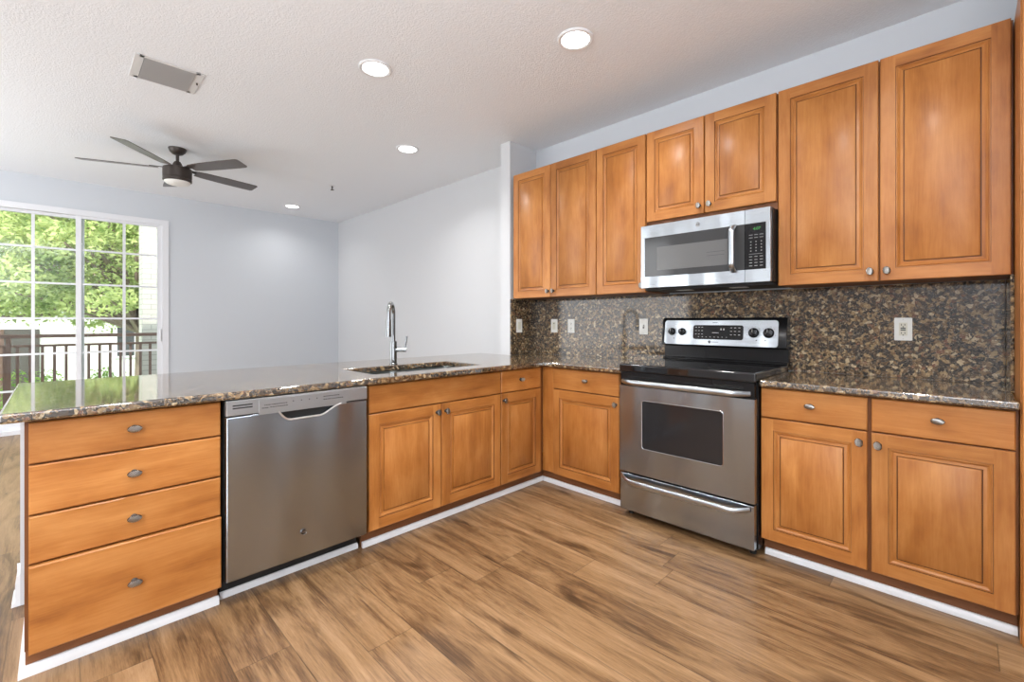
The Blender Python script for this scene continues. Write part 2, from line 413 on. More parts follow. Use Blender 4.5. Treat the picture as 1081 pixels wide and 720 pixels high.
# knee wall that carries the back of the peninsula
struct(MB().box(-.745, -.612, -2.588, .258, 0, .852).build('wall_peninsula', WALLW))
def skirting(name, pts):
    """pts: polyline on the floor, wall on the left of the direction of travel"""
    mb = MB(); prof = [(0, 0), (.026, 0), (.024, .012), (.015, .020), (.014, .095), (.011, .100), (.011, .112), (.006, .125), (0, .130)]
    for a, b in zip(pts, pts[1:]):
        a = Vector((*a, 0)); b = Vector((*b, 0)); d = (b-a).normalized(); nrm = Vector((d.y, -d.x, 0))
        A = [a+nrm*o+Vector((0, 0, z)) for o, z in prof]; B = [b+nrm*o+Vector((0, 0, z)) for o, z in prof]; n = len(prof)
        for k in range(n): mb.quad([A[k], A[(k+1) % n], B[(k+1) % n], B[k]])
        mb.quad(A); mb.quad(B[::-1])
    return struct(mb.build(name, WHITE_TRIM))
skirting('baseboard_window', [(XL, WY1), (XL, YL)])
skirting('baseboard_window_near', [(XL, YN), (XL, WY0)])
skirting('baseboard_living', [(XL, YL), (-.715, YL)])
skirting('baseboard_peninsula', [(-.745, .25), (-.745, -2.588-.014)] )
skirting('baseboard_peninsula_end', [(-.759, -2.588), (-.612, -2.588)])

# shoe mouldings along the kicks (white, quarter round)
def shoe(name, pts, h=.030, t=.016):
    mb = MB(); prof = [(0, 0), (t, 0), (t, h*.45), (t*.8, h*.8), (t*.4, h), (0, h)]
    V = [Vector((*p, 0)) for p in pts]; rows = []
    for i, p in enumerate(V):
        ns = []
        if i > 0: d = (V[i]-V[i-1]).normalized(); ns.append(Vector((d.y, -d.x, 0)))
        if i < len(V)-1: d = (V[i+1]-V[i]).normalized(); ns.append(Vector((d.y, -d.x, 0)))
        m = ns[0] if len(ns) == 1 else (ns[0]+ns[1])/(1+ns[0].dot(ns[1]))
        rows.append([p+m*o+Vector((0, 0, z)) for o, z in prof])
    n = len(prof)
    for A, B in zip(rows, rows[1:]):
        for k in range(n): mb.quad([A[k], A[(k+1) % n], B[(k+1) % n], B[k]])
    mb.quad(rows[0]); mb.quad(rows[-1][::-1])
    return struct(mb.build(name, WHITE_TRIM))
KX = -.066                        # kick face of the peninsula (world x), and of the range side (world y = +.07)
shoe('trim_1', [(-.60, -2.5555), (KX+.012, -2.5555), (KX+.012, -2.004)], h=.034, t=.016)
shoe('trim_2', [(-.086, -1.994), (-.086, -1.378)], h=.026, t=.014)
shoe('trim_3', [(KX, -1.362), (KX, .07), (.655, .07)])
shoe('trim_4', [(1.440, .07), (2.297, .07)])

# sliding glass door
def glass_door():
    root = D.objects.new('window_1', None); COL.objects.link(root); root.location = (XL, 0, 0); root['kind'] = 'structure'
    X0, X1 = -.11, .012
    fr = MB()
    for a in ((WY1-.052, WY1+.012, 0, WZ1+.012), (WY0-.012, WY0+.05, 0, WZ1+.012)): fr.box(X0, X1, a[0], a[1], .04, WZ1-.05)
    fr.box(X0, X1, WY0-.012, WY1+.012, WZ1-.05, WZ1+.012); fr.box(X0, X1, WY0-.012, WY1+.012, 0, .04)
    fr.build('window_frame', VINYL, root)
    mid = (-2.335, -2.262)
    def sash(y0, y1, x0, x1, name, ymunt):
        zt = WZ1-.05; zb = .04; st = .045
        sh = MB(); sh.box(x0, x1, y0, y0+st, zb, zt); sh.box(x0, x1, y1-st, y1, zb, zt)
        sh.box(x0, x1, y0+st, y1-st, zt-.03, zt); sh.box(x0, x1, y0+st, y1-st, zb, zb+.07)
        o = sh.build(name, VINYL, root)
        g = MB(); xm = (x0+x1)/2; g.box(xm-.003, xm+.003, y0+st, y1-st, zb+.07, zt-.03); g.build('pane', GLASS, o)
        mu = MB()
        for z in (1.972, 1.590, 1.207, .825, .443): mu.box(xm-.010, xm+.010, y0+st, y1-st, z-.010, z+.010)
        mu.box(xm-.011, xm+.011, ymunt-.013, ymunt+.013, zb+.07, zt-.03)
        mu.build('muntin', VINYL, o)
        return o
    a = sash(-3.05, -2.262, -.095, -.060, 'sash', -2.662)
    b = sash(-2.335, WY1-.052, -.045, -.008, 'sash', -1.925)
    lk = MB(); lk.box(-.006, .016, WY1-.078, WY1-.060, .93, 1.08); lk.build('latch', VINYL, b, .003)
glass_door()

# ================================================================== CABINET PARTS
def door_mb(w, h, t=.020, fw=.056):
    """raised-panel door in local x 0..w, z 0..h, back at y=0, face at y=-t; slot 0 vertical grain, 1 horizontal"""
    mb = MB(); e = .003
    def ring(d0, y0, d1, y1, mi=(0, 1)):
        a = [(d0, d0), (w-d0, d0), (w-d0, h-d0), (d0, h-d0)]; b = [(d1, d1), (w-d1, d1), (w-d1, h-d1), (d1, h-d1)]
        for k in range(4):
            j = (k+1) % 4
            mb.quad([(a[k][0], y0, a[k][1]), (a[j][0], y0, a[j][1]), (b[j][0], y1, b[j][1]), (b[k][0], y1, b[k][1])], mi[1] if k in (0, 2) else mi[0])
    mb.quad([(0, 0, 0), (0, 0, h), (w, 0, h), (w, 0, 0)])
    ring(0, 0, 0, -t+e); ring(0, -t+e, e, -t)
    # flat frame: stiles run full height, rails between them
    for x0, x1 in ((e, fw), (w-fw, w-e)): mb.quad([(x0, -t, e), (x1, -t, e), (x1, -t, h-e), (x0, -t, h-e)], 0)
    for z0, z1 in ((e, fw), (h-fw, h-e)): mb.quad([(fw, -t, z0), (w-fw, -t, z0), (w-fw, -t, z1), (fw, -t, z1)], 1)
    prof = [(fw, -t), (fw+.0015, -t+.0045), (fw+.005, -t+.0045), (fw+.008, -t+.0015), (fw+.012, -t+.004), (fw+.016, -t+.0075),
            (fw+.027, -t+.0045), (fw+.0275, -t+.0085), (fw+.030, -t+.0085), (fw+.0315, -t+.001), (fw+.033, -t)]
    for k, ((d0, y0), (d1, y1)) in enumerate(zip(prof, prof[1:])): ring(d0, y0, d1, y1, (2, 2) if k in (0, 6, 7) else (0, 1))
    d = prof[-1][0]; y = prof[-1][1]
    mb.quad([(d, y, d), (w-d, y, d), (w-d, y, h-d), (d, y, h-d)], 0)
    return mb
def slab_mb(w, h, t=.020):
    mb = MB(); e = .004
    a = [(0, 0), (w, 0), (w, h), (0, h)]; b = [(e, e), (w-e, e), (w-e, h-e), (e, h-e)]
    mb.quad([(x, 0, z) for x, z in a][::-1])
    for (p, y0), (q, y1) in (((a, 0), (a, -t+e)), ((a, -t+e), (b, -t))):
        for k in range(4):
            j = (k+1) % 4; mb.quad([(p[k][0], y0, p[k][1]), (p[j][0], y0, p[j][1]), (q[j][0], y1, q[j][1]), (q[k][0], y1, q[k][1])])
    mb.quad([(x, -t, z) for x, z in b]); return mb

def knob_meshes():
    """oval ribbed pewter knob; long axis local x, stands off toward -y"""
    base = MB(); base.lathe([(.011, 0), (.011, -.002), (.0065, -.005), (.0055, -.013), (.009, -.017)], axis='y', n=20)
    rib = MB(); rib.ellipsoid((0, -.0215, 0), .0215, .0075, .0125, 28, 16, fn=None)
    # diagonal twisted wires laid over the oval
    wires = MB()
    for k in range(-4, 5):
        pts = []
        for i in range(13):
            u = -1+2*i/12; x = k*.0046+u*.0105; z = u*.0125
            q = 1-(x/.0215)**2-(z/.0125)**2
            if q > .02: pts.append((x, -.0215-.0078*math.sqrt(q), z))
        if len(pts) > 2: wires.tube(pts, .00125, 6)
    return base, rib, wires
kb, kr, kw = knob_meshes()
proto_base = kb.build('post', PEWTER_D); proto_head = kr.build('head', PEWTER_D); proto_wire = kw.build('ribs', PEWTER)
ME_P, ME_H, ME_W = proto_base.data, proto_head.data, proto_wire.data
for o in (proto_base, proto_head, proto_wire): D.objects.remove(o)
# one mesh for a knob: join post, head and ribs
def knob_mesh():
    bm = bmesh.new()
    for i, me in enumerate((ME_P, ME_H, ME_W)):
        n0 = len(bm.faces); bm.from_mesh(me); bm.faces.ensure_lookup_table()
        for f in bm.faces[n0:]: f.material_index = 1 if i == 2 else 0
    me = D.meshes.new('knob'); bm.to_mesh(me); bm.free()
    me.materials.append(PEWTER_D); me.materials.append(PEWTER)
    return me
ME_KNOB = knob_mesh()
def knob(parent, x, z, y=-.020, vertical=False):
    o = D.objects.new('knob', ME_KNOB); COL.objects.link(o); o.parent = parent
    o.location = (x, y, z); o['label'] = 'pewter ribbed knob'
    if vertical: o.rotation_euler = (0, radians(75), 0); o.scale = (.86, 1, 1.15)
    return o
def add_door(root, x0, x1, z0, z1, kx=None, kz=None, name='door', y=0):
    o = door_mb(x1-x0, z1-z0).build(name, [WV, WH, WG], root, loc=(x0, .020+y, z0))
    if kx is not None: knob(o, kx-x0, kz-z0, -.020, True)
    return o
def add_slab(root, x0, x1, z0, z1, name='drawer', kn=True, y=0, kz=None, kx=None):
    o = slab_mb(x1-x0, z1-z0).build(name, WH, root, loc=(x0, .020+y, z0))
    if kn: knob(o, (x1-x0)/2 if kx is None else kx-x0, (z1-z0)/2 if kz is None else kz-z0)
    return o
ZT, ZB, Z1 = .846, .097, .700     # top of drawers, bottom of doors, drawer/door line
def base_body(root, x0, x1, depth=.59, kick=True, kx0=None, kx1=None, ky=.07):
    """carcass with open toe space; front face frame at y=.021"""
    b = MB(); b.box(x0, x1, .0215, depth, .094, .852); b.build('body', WF, root, .0015)
    if kick:
        k = MB(); k.box((kx0 if kx0 is not None else x0)+.001, (kx1 if kx1 is not None else x1)-.001, ky+.0005, ky+.016, 0.001, .0935); k.build('toe_kick', WK, root)

# --- range side, local frame = world frame
c = thing('base_cabinet', 'narrow wooden base cabinet with drawer over door, left of the oven range', 'cabinet')
b = MB(); b.box(.0, .655, .0215, .585, .094, .852); b.box(-.021, .0, .0215, .07, .094, .852); b.build('body', WF, c, .0015)
k = MB(); k.box(-.0655, .655, .0715, .0865, .001, .0935); k.build('toe_kick', WK, c)
f = MB(); f.box(-.018, .088, .016, .0213, .097, ZT); f.build('corner_filler', WV, c, .001)
add_slab(c, .094, .626, Z1+.003, ZT, kx=.377, kz=.779)
add_door(c, .094, .626, ZB, Z1-.003, .603, .652)
c = thing('base_cabinet', 'wide wooden base cabinet with two drawers and two doors, right of the oven range', 'cabinet')
base_body(c, 1.431, 2.298, .593)
add_slab(c, 1.436, 1.857, Z1+.003, ZT, kz=.781); add_slab(c, 1.871, 2.289, Z1+.003, ZT, kz=.781)
add_door(c, 1.436, 1.857, ZB, Z1-.003, 1.830, .650); add_door(c, 1.871, 2.289, ZB, Z1-.003, 1.894, .648)

# --- peninsula, local x = world y, local -y = world x
R90 = pi/2
def pen(name, label, y0): return thing(name, label, 'cabinet', (0, y0, 0), R90)
y0 = -2.556
c = pen('drawer_cabinet', 'wooden cabinet of four plain drawers at the near end of the peninsula', y0)
b = MB(); b.box(0, .550, .0215, .605, .094, .852); b.build('body', WF, c, .0015)
k = MB(); k.box(.001, .549, .055, .070, .001, .0935); k.box(.001, .015, .071, .60, .001, .0935); k.build('toe_kick', WK, c)
ed = -2.546-y0; ew = -2.007-y0
for z0, z1, yy, nm in ((.711, ZT, 0, None), (.544, .705, 0, None), (.384, .538, 0, None), (.092, .379, -.012, None)):
    o = add_slab(c, ed, ew, z0, z1, y=yy, kx=-2.281-y0, kz={.711: .787, .544: .624, .384: .461, .092: .231}[z0])
    if yy:
        sl = MB(); sl.box(.02, ew-ed-.02, .0005, .20, .02, z1-z0-.02); sl.build('drawer_box', WF, o)
y0 = -1.366
c = pen('sink_cabinet', 'wooden sink base cabinet with plain false front over two raised-panel doors', y0)
b = MB(); b.box(0, .944, .0215, .605, .094, .70); b.box(0, .944, .0215, .04, .70, .852); b.box(0, .018, .04, .605, .70, .852); b.box(.926, .944, .04, .605, .70, .852)
b.build('body', WF, c, .0015)
k = MB(); k.box(.001, .943, .0665, .0815, .001, .0935); k.build('toe_kick', WK, c)
add_slab(c, -1.354-y0, -.423-y0, Z1+.003, ZT, 'false_front', False)
add_door(c, -1.354-y0, -.902-y0, ZB, Z1-.003, -.930-y0, .652); add_door(c, -.896-y0, -.425-y0, ZB, Z1-.003, -.868-y0, .652)
y0 = -.421
c = pen('base_cabinet', 'narrowest wooden base cabinet in the inner corner beside the sink cabinet', y0)
b = MB(); b.box(0, .398+.042, .0215, .605, .094, .852); b.build('body', WF, c, .0015)
k = MB(); k.box(.001, .421+.068, .0665, .0815, .001, .0935); k.build('toe_kick', WK, c)
add_slab(c, -.417-y0, -.026-y0, Z1+.003, ZT, kx=-.236-y0, kz=.779)
add_door(c, -.417-y0, -.026-y0, ZB, Z1-.003, -.394-y0, .653)

# --- wall cabinets: front plane of the doors y = .255
def wall_cab(label, x0, x1, z0, z1, doors):
    c = thing('wall_cabinet', label, 'cabinet', (0, .255, 0), 0)
    b = MB(); b.box(x0, x1, .0215, YW-.255-.001, z0-(.042 if z0 > 1.5 else 0), z1); b.build('body', WF, c, .0015)
    for a, d, kx, kz in doors: add_door(c, a, d, z0-.002, z1+.001, kx, kz)
    return c
ZUB, ZUM, ZUT = 1.370, 1.828, 2.410

wall_cab('two-door wooden wall cabinet in the corner beside the white wall end', -.578, .280, ZUB, ZUT, ((-.556, -.151, -.170, 1.414), (-.145, .277, -.116, 1.414)))
wall_cab('single-door wooden wall cabinet left of the microwave', .281, .672, ZUB, ZUT, ((.284, .667, .644, 1.414),))
wall_cab('short two-door wooden wall cabinet above the microwave', .673, 1.440, ZUM, ZUT, ((.676, 1.050, 1.022, 1.873), (1.056, 1.437, 1.084, 1.873)))
wall_cab('wide two-door wooden wall cabinet right of the microwave', 1.441, 2.297, ZUB, ZUT, ((1.447, 1.868, 1.838, 1.414), (1.874, 2.290, 1.900, 1.414)))

# tall end panel at the right edge
tp = thing('end_panel', 'tall wooden end panel standing at the right edge of the cabinets', 'panel', (2.3, 0, 0))
MB().box(.0, .024, .001, YW-.001, .001, 2.411).build('side_panel', WV, tp, .0015)
MB().box(.004, .150, -.020, 0, .001, 2.411).build('front_stile', WV, tp, .0015)

# ================================================================== WORKTOPS AND SPLASHBACK
def worktop(name, xs, ys, filled, label):
    """cells of the grid xs x ys merged into one slab"""
    mb = MB(); z0, z1 = ZK-.033, ZK
    nx, ny = len(xs)-1, len(ys)-1
    F = lambda i, j: 0 <= i < nx and 0 <= j < ny and filled(i, j)
    for i in range(nx):
        for j in range(ny):
            if not F(i, j): continue
            x0, x1, y0, y1 = xs[i], xs[i+1], ys[j], ys[j+1]
            mb.quad([(x0,y0,z1),(x1,y0,z1),(x1,y1,z1),(x0,y1,z1)]); mb.quad([(x0,y0,z0),(x0,y1,z0),(x1,y1,z0),(x1,y0,z0)])
            if not F(i-1, j): mb.quad([(x0,y0,z0),(x0,y0,z1),(x0,y1,z1),(x0,y1,z0)])
            if not F(i+1, j): mb.quad([(x1,y0,z0),(x1,y1,z0),(x1,y1,z1),(x1,y0,z1)])
            if not F(i, j-1): mb.quad([(x0,y0,z0),(x1,y0,z0),(x1,y0,z1),(x0,y0,z1)])
            if not F(i, j+1): mb.quad([(x0,y1,z0),(x0,y1,z1),(x1,y1,z1),(x1,y1,z0)])
    o = mb.build(name, GT, bevel=.009, seg=3); tag(o, label, 'countertop'); return o
SX0, SX1, SY0, SY1 = -.505, -.125, -1.255, -.485
xs = [-.985, -.598, SX0, SX1, .030, .664]; ys = [-2.612, SY0, SY1, -.030, .256, .593]
def fl(i, j):
    x = (xs[i]+xs[i+1])/2; y = (ys[j]+ys[j+1])/2
    if SX0 < x < SX1 and SY0 < y < SY1: return False
    if y > .256: return x > -.598
    if x > .03: return y > -.03
    return True
worktop('countertop', xs, ys, fl, 'L-shaped brown speckled granite countertop over the peninsula and corner')
worktop('countertop', [1.434, 2.298], [-.030, .593], lambda i, j: True, 'short brown speckled granite countertop right of the oven range')
sb = MB(); sb.box(-.579, 2.287, .575, .594, ZK+.001, 1.367); tag(sb.build('backsplash', GR), 'granite backsplash slab behind the oven range below the wall cabinets', 'backsplash')
sb = MB(); sb.box(-.599, -.580, .257, .594, ZK+.001, 1.367); tag(sb.build('backsplash', GR, bevel=.002), 'narrow granite backsplash slab on the white wall end in the corner', 'backsplash')
sb = MB(); sb.box(2.288, 2.2995, .262, .594, ZK+.001, 1.367); tag(sb.build('backsplash', GR, bevel=.002), 'narrow granite backsplash slab on the tall end panel at the right', 'backsplash')

# ================================================================== SINK AND FAUCET
sk = thing('kitchen_sink', 'double bowl stainless steel sink set under the granite peninsula top', 'sink', (0, 0, 0))
def bowl(y0, y1, x0, x1, zb, name):
    mb = MB(); rings = []
    def rr(i, z, r): return [(x, y, z) for x, y in rrect(x0+i, x1-i, y0+i, y1-i, r, 5)]
    zt = ZK-.034
    for i, z, r in ((-.006, zt, .055), (0, zt-.003, .05), (.004, zb+.03, .05), (.015, zb+.008, .05), (.04, zb, .04)): rings.append(rr(i, z, r))
    n = len(rings[0])
    for A, B in zip(rings, rings[1:]):
        for k in range(n): mb.quad([A[k], A[(k+1) % n], B[(k+1) % n], B[k]])
    mb.quad(rings[-1]); o = mb.build(name, SINKM, sk)
    cx, cy = (x0+x1)/2, (y0+y1)/2
    MB().lathe([(.045, zb+.001), (.045, zb+.004), (.036, zb+.004), (.034, zb+.0015)], (cx, cy, 0), n=28).build('drain', CHROME, o)
YM = -.905
rm = MB(); zt = ZK-.0345
for a in ((SX0-.02, SX1+.02, SY0-.02, SY0+.012), (SX0-.02, SX1+.02, SY1-.012, SY1+.02), (SX0-.02, SX0+.012, SY0, SY1), (SX1-.012, SX1+.02, SY0, SY1), (SX0, SX1, YM-.014, YM+.014)):
    rm.box(a[0], a[1], a[2], a[3], zt-.002, zt)
rm.build('rim', SINKM, sk)
bowl(SY0+.012, YM-.014, SX0+.012, SX1-.012, .705, 'bowl'); bowl(YM+.014, SY1-.012, SX0+.012, SX1-.012, .705, 'bowl')

fc = thing('faucet', 'tall chrome gooseneck faucet with side lever behind the sink', 'faucet', (-.56, -.885, ZK))
MB().lathe([(.027, .0), (.027, .006), (.023, .010), (.0225, .150), (.0215, .156)], n=28).build('base', FAUCETM, fc)
th = radians(-42); dx, dy = cos(th), sin(th); RR = .072
pts = [(0, 0, .15), (0, 0, .25), (0, 0, .335)]
for k in range(1, 13):
    a = pi*k/12; pts.append(((RR-RR*cos(a))*dx, (RR-RR*cos(a))*dy, .335+RR*sin(a)))
pts.append((2*RR*dx*1.02, 2*RR*dy*1.02, .300))
MB().tube(pts, .0125, 16).build('spout', FAUCETM, fc)
MB().tube([(2*RR*dx*1.02, 2*RR*dy*1.02, .302), (2*RR*dx*1.05, 2*RR*dy*1.05, .25), (2*RR*dx*1.08, 2*RR*dy*1.08, .19)], [.0155, .0165, .0185], 20).build('spray_head', FAUCETM, fc)
lx, ly = cos(radians(52)), sin(radians(52))
lv = MB().tube([(lx*.015, ly*.015, .100), (lx*.085, ly*.085, .100)], .017, 20).build('valve', FAUCETM, fc)
MB().tube([(lx*.072, ly*.072, .110), (lx*.080, ly*.080, .140), (lx*.088, ly*.088, .190)], [.0075, .007, .0065], 12).build('lever', FAUCETM, lv)

# ================================================================== DISHWASHER
def dishwasher():
    y0 = -2.001; W_ = -1.372-y0
    r = thing('dishwasher', 'stainless steel dishwasher built in between drawers and sink cabinet', 'dishwasher', (0, y0, 0), R90)
    MB().box(.006, W_-.004, .002, .585, .095, .846).build('body', BLACKM, r)
    MB().box(.010, W_-.008, .0875, .110, .001, .094).build('kick_plate', BLACKM, r)
    a = -1.995-y0; b = -1.380-y0; yf = -.030
    # door skin with the scooped handle opening in its top edge
    zt, zb = .784, .108; s0, s1 = -1.795-y0, -1.515-y0
    top = [(a, zt), (s0, zt)]
    for k in range(1, 9): t = k/8; top.append((s0+.045*t, zt-.040*sin(t*pi/2)))
    for k in range(0, 8): t = k/7; top.append((s0+.05+(s1-s0-.155)*t, zt-.041))
    for k in range(1, 11): t = k/10; top.append((s1-.105+.105*t, zt-.041+.041*(t*t*(3-2*t))))
    top.append((b, zt))
    d = MB()
    # front skin as a strip of quads (top edge follows the scoop), rolled side edges
    e = .012
    for (x0, z0), (x1, z1) in zip(top, top[1:]):
        if abs(x1-x0) < 1e-6: continue
        d.quad([(x0, yf, zb), (x1, yf, zb), (x1, yf, z1), (x0, yf, z0)])
        d.quad([(x0, yf, z0), (x1, yf, z1), (x1, yf+.026, z1-.001), (x0, yf+.026, z0-.001)])
        d.quad([(x0, yf+.028, zb), (x0, yf, zb), (x1, yf, zb), (x1, yf+.028, zb)][::-1])
    d.quad([(a, yf, zb), (a, yf, zt), (a, yf+.028, zt), (a, yf+.028, zb)]); d.quad([(b, yf, zb), (b, yf+.028, zb), (b, yf+.028, zt), (b, yf, zt)])
    dr = d.build('door', STD, r, .006, 3)
    lip = MB(); tp_ = [(x, yf-.0015, z-.002) for x, z in top[1:-1]]; lip.tube(tp_, .0042, 8); lip.build('handle_lip', LIPM, dr)
    MB().box(s0-.01, s1+.01, -.008, .0015, zt-.06, zt+.012).build('handle_recess', BLACKM, dr)
    cp = MB(); cp.box(a, b, yf, -.003, zt+.003, .850)
    c = cp.build('control_panel', STG, r, .003)
    MB().box(-1.875-y0, -1.489-y0, yf-.0025, yf+.001, zt-.006, .843).build('touch_strip', STG, c, .001)
    for z in (.829, .818): MB().box(-1.972-y0, -1.898-y0, yf-.0006, yf+.001, z-.0028, z+.0028).build('vent_slot', SLOT, c)
    mk = MB(); ym = yf-.0030
    rn = random.Random(3)
    for x0, x1, z in ((-1.853, -1.76, .818), (-1.862, -1.84, .806), (-1.83, -1.765, .807), (-1.60, -1.53, .826), (-1.60, -1.51, .812)):
        x = x0
        while x < x1:
            w_ = rn.uniform(.003, .008); mk.box(x-y0, x+w_-y0, ym, ym+.0005, z-.002, z+.002); x += w_+rn.uniform(.002, .004)
    for x in (-1.735, -1.70, -1.665, -1.63): mk.box(x-.002-y0, x+.002-y0, ym, ym+.0005, .819, .824)
    mk.build('printed_marks', MARK_D, c)
    badge(r, -1.690-y0, yf, .222, .014)
    return r
def badge(parent, x, y, z, rad, dark=True):
    m = MB(); m.lathe([(rad, 0), (rad, -.002), (rad*.9, -.003), (rad*.88, -.0022)], (x, y, z), 'y', 28)
    o = m.build('badge', BLACK if dark else STG, parent)
    ring = MB(); n = 28
    ring.tube([(x+rad*.93*cos(2*pi*k/n), y-.0028, z+rad*.93*sin(2*pi*k/n)) for k in range(n+1)], rad*.07, 6, cap=False)
    ring.build('badge_ring', CHROME, o)
    text_mesh('badge_letters', 'GE', rad*1.15, CHROME if dark else BLACK, o, (x, y-.0032, z), (pi/2, 0, 0), .25, .0003, .0002)
    return o
dishwasher()

# ================================================================== OVEN RANGE
def oven():
    r = thing('oven_range', 'freestanding stainless steel and black glass-top electric oven range', 'oven', (.664, 0, 0))
    Wd = .770; yd = -.056; X = lambda v: v-.664
    MB().box(0.006, Wd-.006, -.012, .57, .035, .868).build('body', BLACK, r, .002)
    for x in (.04, Wd-.04):
        for y in (.02, .52): MB().lathe([(.016, .0), (.016, .012), (.010, .014), (.010, .036)], (x, y, 0), n=14).build('foot', BLACKM, r)
    # cooktop glass with rounded black rim
    ct = MB(); ct.box(0.0, Wd-.003, yd-.004, .53, .873, .921)
    c = ct.build('cooktop', BGLASS, r, .009, 4)
    for (x, y, q) in ((.20, .10, .105), (.56, .10, .085), (.20, .37, .075), (.56, .37, .105)):
        rg = MB(); n = 40
        for k in range(n):
            a0, a1 = 2*pi*k/n, 2*pi*(k+1)/n
            rg.quad([(x+q*cos(a0), y+q*sin(a0), .9214), (x+q*cos(a1), y+q*sin(a1), .9214), (x+(q-.003)*cos(a1), y+(q-.003)*sin(a1), .9214), (x+(q-.003)*cos(a0), y+(q-.003)*sin(a0), .9214)])
        rg.build('burner_ring', simple_ring, c)
    # black strip over the door with vent ribs
    vt = MB(); vt.box(.006, Wd-.012, yd+.006, -.013, .792, .872)
    for z in (.826, .836, .846): vt.box(.05, Wd-.06, yd+.003, yd+.008, z-.002, z+.002)
    vt.build('vent_strip', BLACK, r, .002)
    # door
    d = MB(); wx0, wx1, wz0, wz1 = X(.814), X(1.275), .428, .711
    x0, x1, z0, z1 = .003, Wd-.010, .273, .789
    outer = rrect(x0, x1, z0, z1, .004, 2); inner = rrect(wx0, wx1, wz0, wz1, .016, 6)
    # frame faces around the window
    def near(poly, p): return min(range(len(poly)), key=lambda i: (poly[i][0]-p[0])**2+(poly[i][1]-p[1])**2)
    n = len(inner)
    def outpt(p):
        cx, cz = (wx0+wx1)/2, (wz0+wz1)/2; dx_, dz_ = p[0]-cx, p[1]-cz
        hw, hh = (wx1-wx0)/2, (wz1-wz0)/2
        if abs(dx_)/hw > abs(dz_)/hh: return (x1 if dx_ > 0 else x0, cz+ (z1-cz if dz_ > 0 else cz-z0)*min(1, abs(dz_)/hh)*(1 if dz_ > 0 else -1))
        return (cx+(x1-cx if dx_ > 0 else cx-x0)*min(1, abs(dx_)/hw)*(1 if dx_ > 0 else -1), z1 if dz_ > 0 else z0)
    O_ = [outpt(p) for p in inner]
    for k in range(n):
        j = (k+1) % n
        d.quad([(O_[k][0], yd, O_[k][1]), (O_[j][0], yd, O_[j][1]), (inner[j][0], yd, inner[j][1]), (inner[k][0], yd, inner[k][1])])
        if (O_[k][0]-O_[j][0])*(O_[k][1]-O_[j][1]) != 0:   # fill the corner
            cxr = x1 if O_[k][0] > (x0+x1)/2 else x0; czr = z1 if O_[k][1] > (z0+z1)/2 else z0
            d.quad([(O_[k][0], yd, O_[k][1]), (cxr, yd, czr), (O_[j][0], yd, O_[j][1])])
        d.quad([(inner[k][0], yd, inner[k][1]), (inner[j][0], yd, inner[j][1]), (inner[j][0], yd+.006, inner[j][1]), (inner[k][0], yd+.006, inner[k][1])])
    for a, b_ in (((x0, z0), (x1, z0)), ((x1, z0), (x1, z1)), ((x1, z1), (x0, z1)), ((x0, z1), (x0, z0))):
        d.quad([(a[0], yd, a[1]), (a[0], -.014, a[1]), (b_[0], -.014, b_[1]), (b_[0], yd, b_[1])])
    d.quad([(x0, -.014, z0), (x0, -.014, z1), (x1, -.014, z1), (x1, -.014, z0)])
    dr = d.build('oven_door', STD, r, sharp=30)
    MB().prism(rrect(wx0-.001, wx1+.001, wz0-.001, wz1+.001, .016), 'y', yd+.0055, yd+.009).build('oven_window', OVGLASS, dr)
    lipm = MB(); lp = rrect(wx0, wx1, wz0, wz1, .016); lipm.tube([(p[0], yd-.0005, p[1]) for p in lp+lp[:1]], .0022, 6, cap=False); lipm.build('window_trim', CHROME, dr)
    def handle(z, x0, x1, parent, droop=0, rad=.016):
        pts = []; rs = []
        for k in range(25):
            t = k/24; e = min(t, 1-t); u = min(1, e/.13); o = .052*sin(u*pi/2)
            pts.append((x0+(x1-x0)*t, yd-.002-o, z-droop*sin(u*pi/2))); rs.append(rad*(.75+.25*u))
        MB().tube(pts, rs, 16, squash=(.55, 1)).build('handle', ST, parent)
    handle(.817, .022, Wd-.030, dr)
    # bottom drawer
    b = MB(); b.box(.006, Wd-.012, yd, -.013, .042, .262)
    bd = b.build('storage_drawer', STD, r, .004, 3)
    handle(.243, .022, Wd-.032, bd, .012, .016)
    # backguard
    g = MB()
    prof = [(.500, .9215), (.500, .930), (.530, .935), (.530, 1.012), (.484, 1.018), (.505, 1.185), (.520, 1.200), (.573, 1.200), (.573, .9215)]
    g.prism([(y, z) for y, z in prof], 'x', .002, Wd-.004)
    gd = g.build('backguard', BLACK, r, .004, 3)
    # steel control panel lies on the sloping face
    sl = math.atan2(.505-.484, 1.185-1.018); L0 = Vector((0, .484, 1.018))
    pn = D.objects.new('control_panel', None)
    def slope(mb):   # map local (x, y, z) with z up the slope, y out of the face
        out = []
        for x, y, z in mb.v: out.append((x, .484+z*sin(sl)+y*cos(sl), 1.018+z*cos(sl)-y*sin(sl)))
        mb.v = out; return mb
    m = MB(); m.prism(rrect(.022, .722, .004, .166, .018), 'y', -.004, .001); cp = slope(m).build('control_panel', ST, gd, .0015)
    m = MB(); m.prism(rrect(.222, .532, .042, .134, .014), 'y', -.006, -.002); dp = slope(m).build('display', BGLASS, cp)
    mk = MB(); rn = random.Random(5)
    for zz in (.120, .098, .076):
        for xx in (.235, .255, .275): mk.box(xx, xx+.010, -.0064, -.0058, zz-.002, zz+.0015)
    for xx in (.395, .412): mk.box(xx, xx+.008, -.0064, -.0058, .102, .113)
    for k in range(8): mk.box(.255+k*.025, .262+k*.025, -.0064, -.0058, .056, .059)
    mk.box(.345, .385, -.0064, -.0058, .084, .087)
    for zz in (.118, .096, .074):
        for xx in (.455, .478, .503): mk.box(xx, xx+.011, -.0064, -.0058, zz-.002, zz+.0015)
    slope(mk).build('display_marks', MARK, dp)
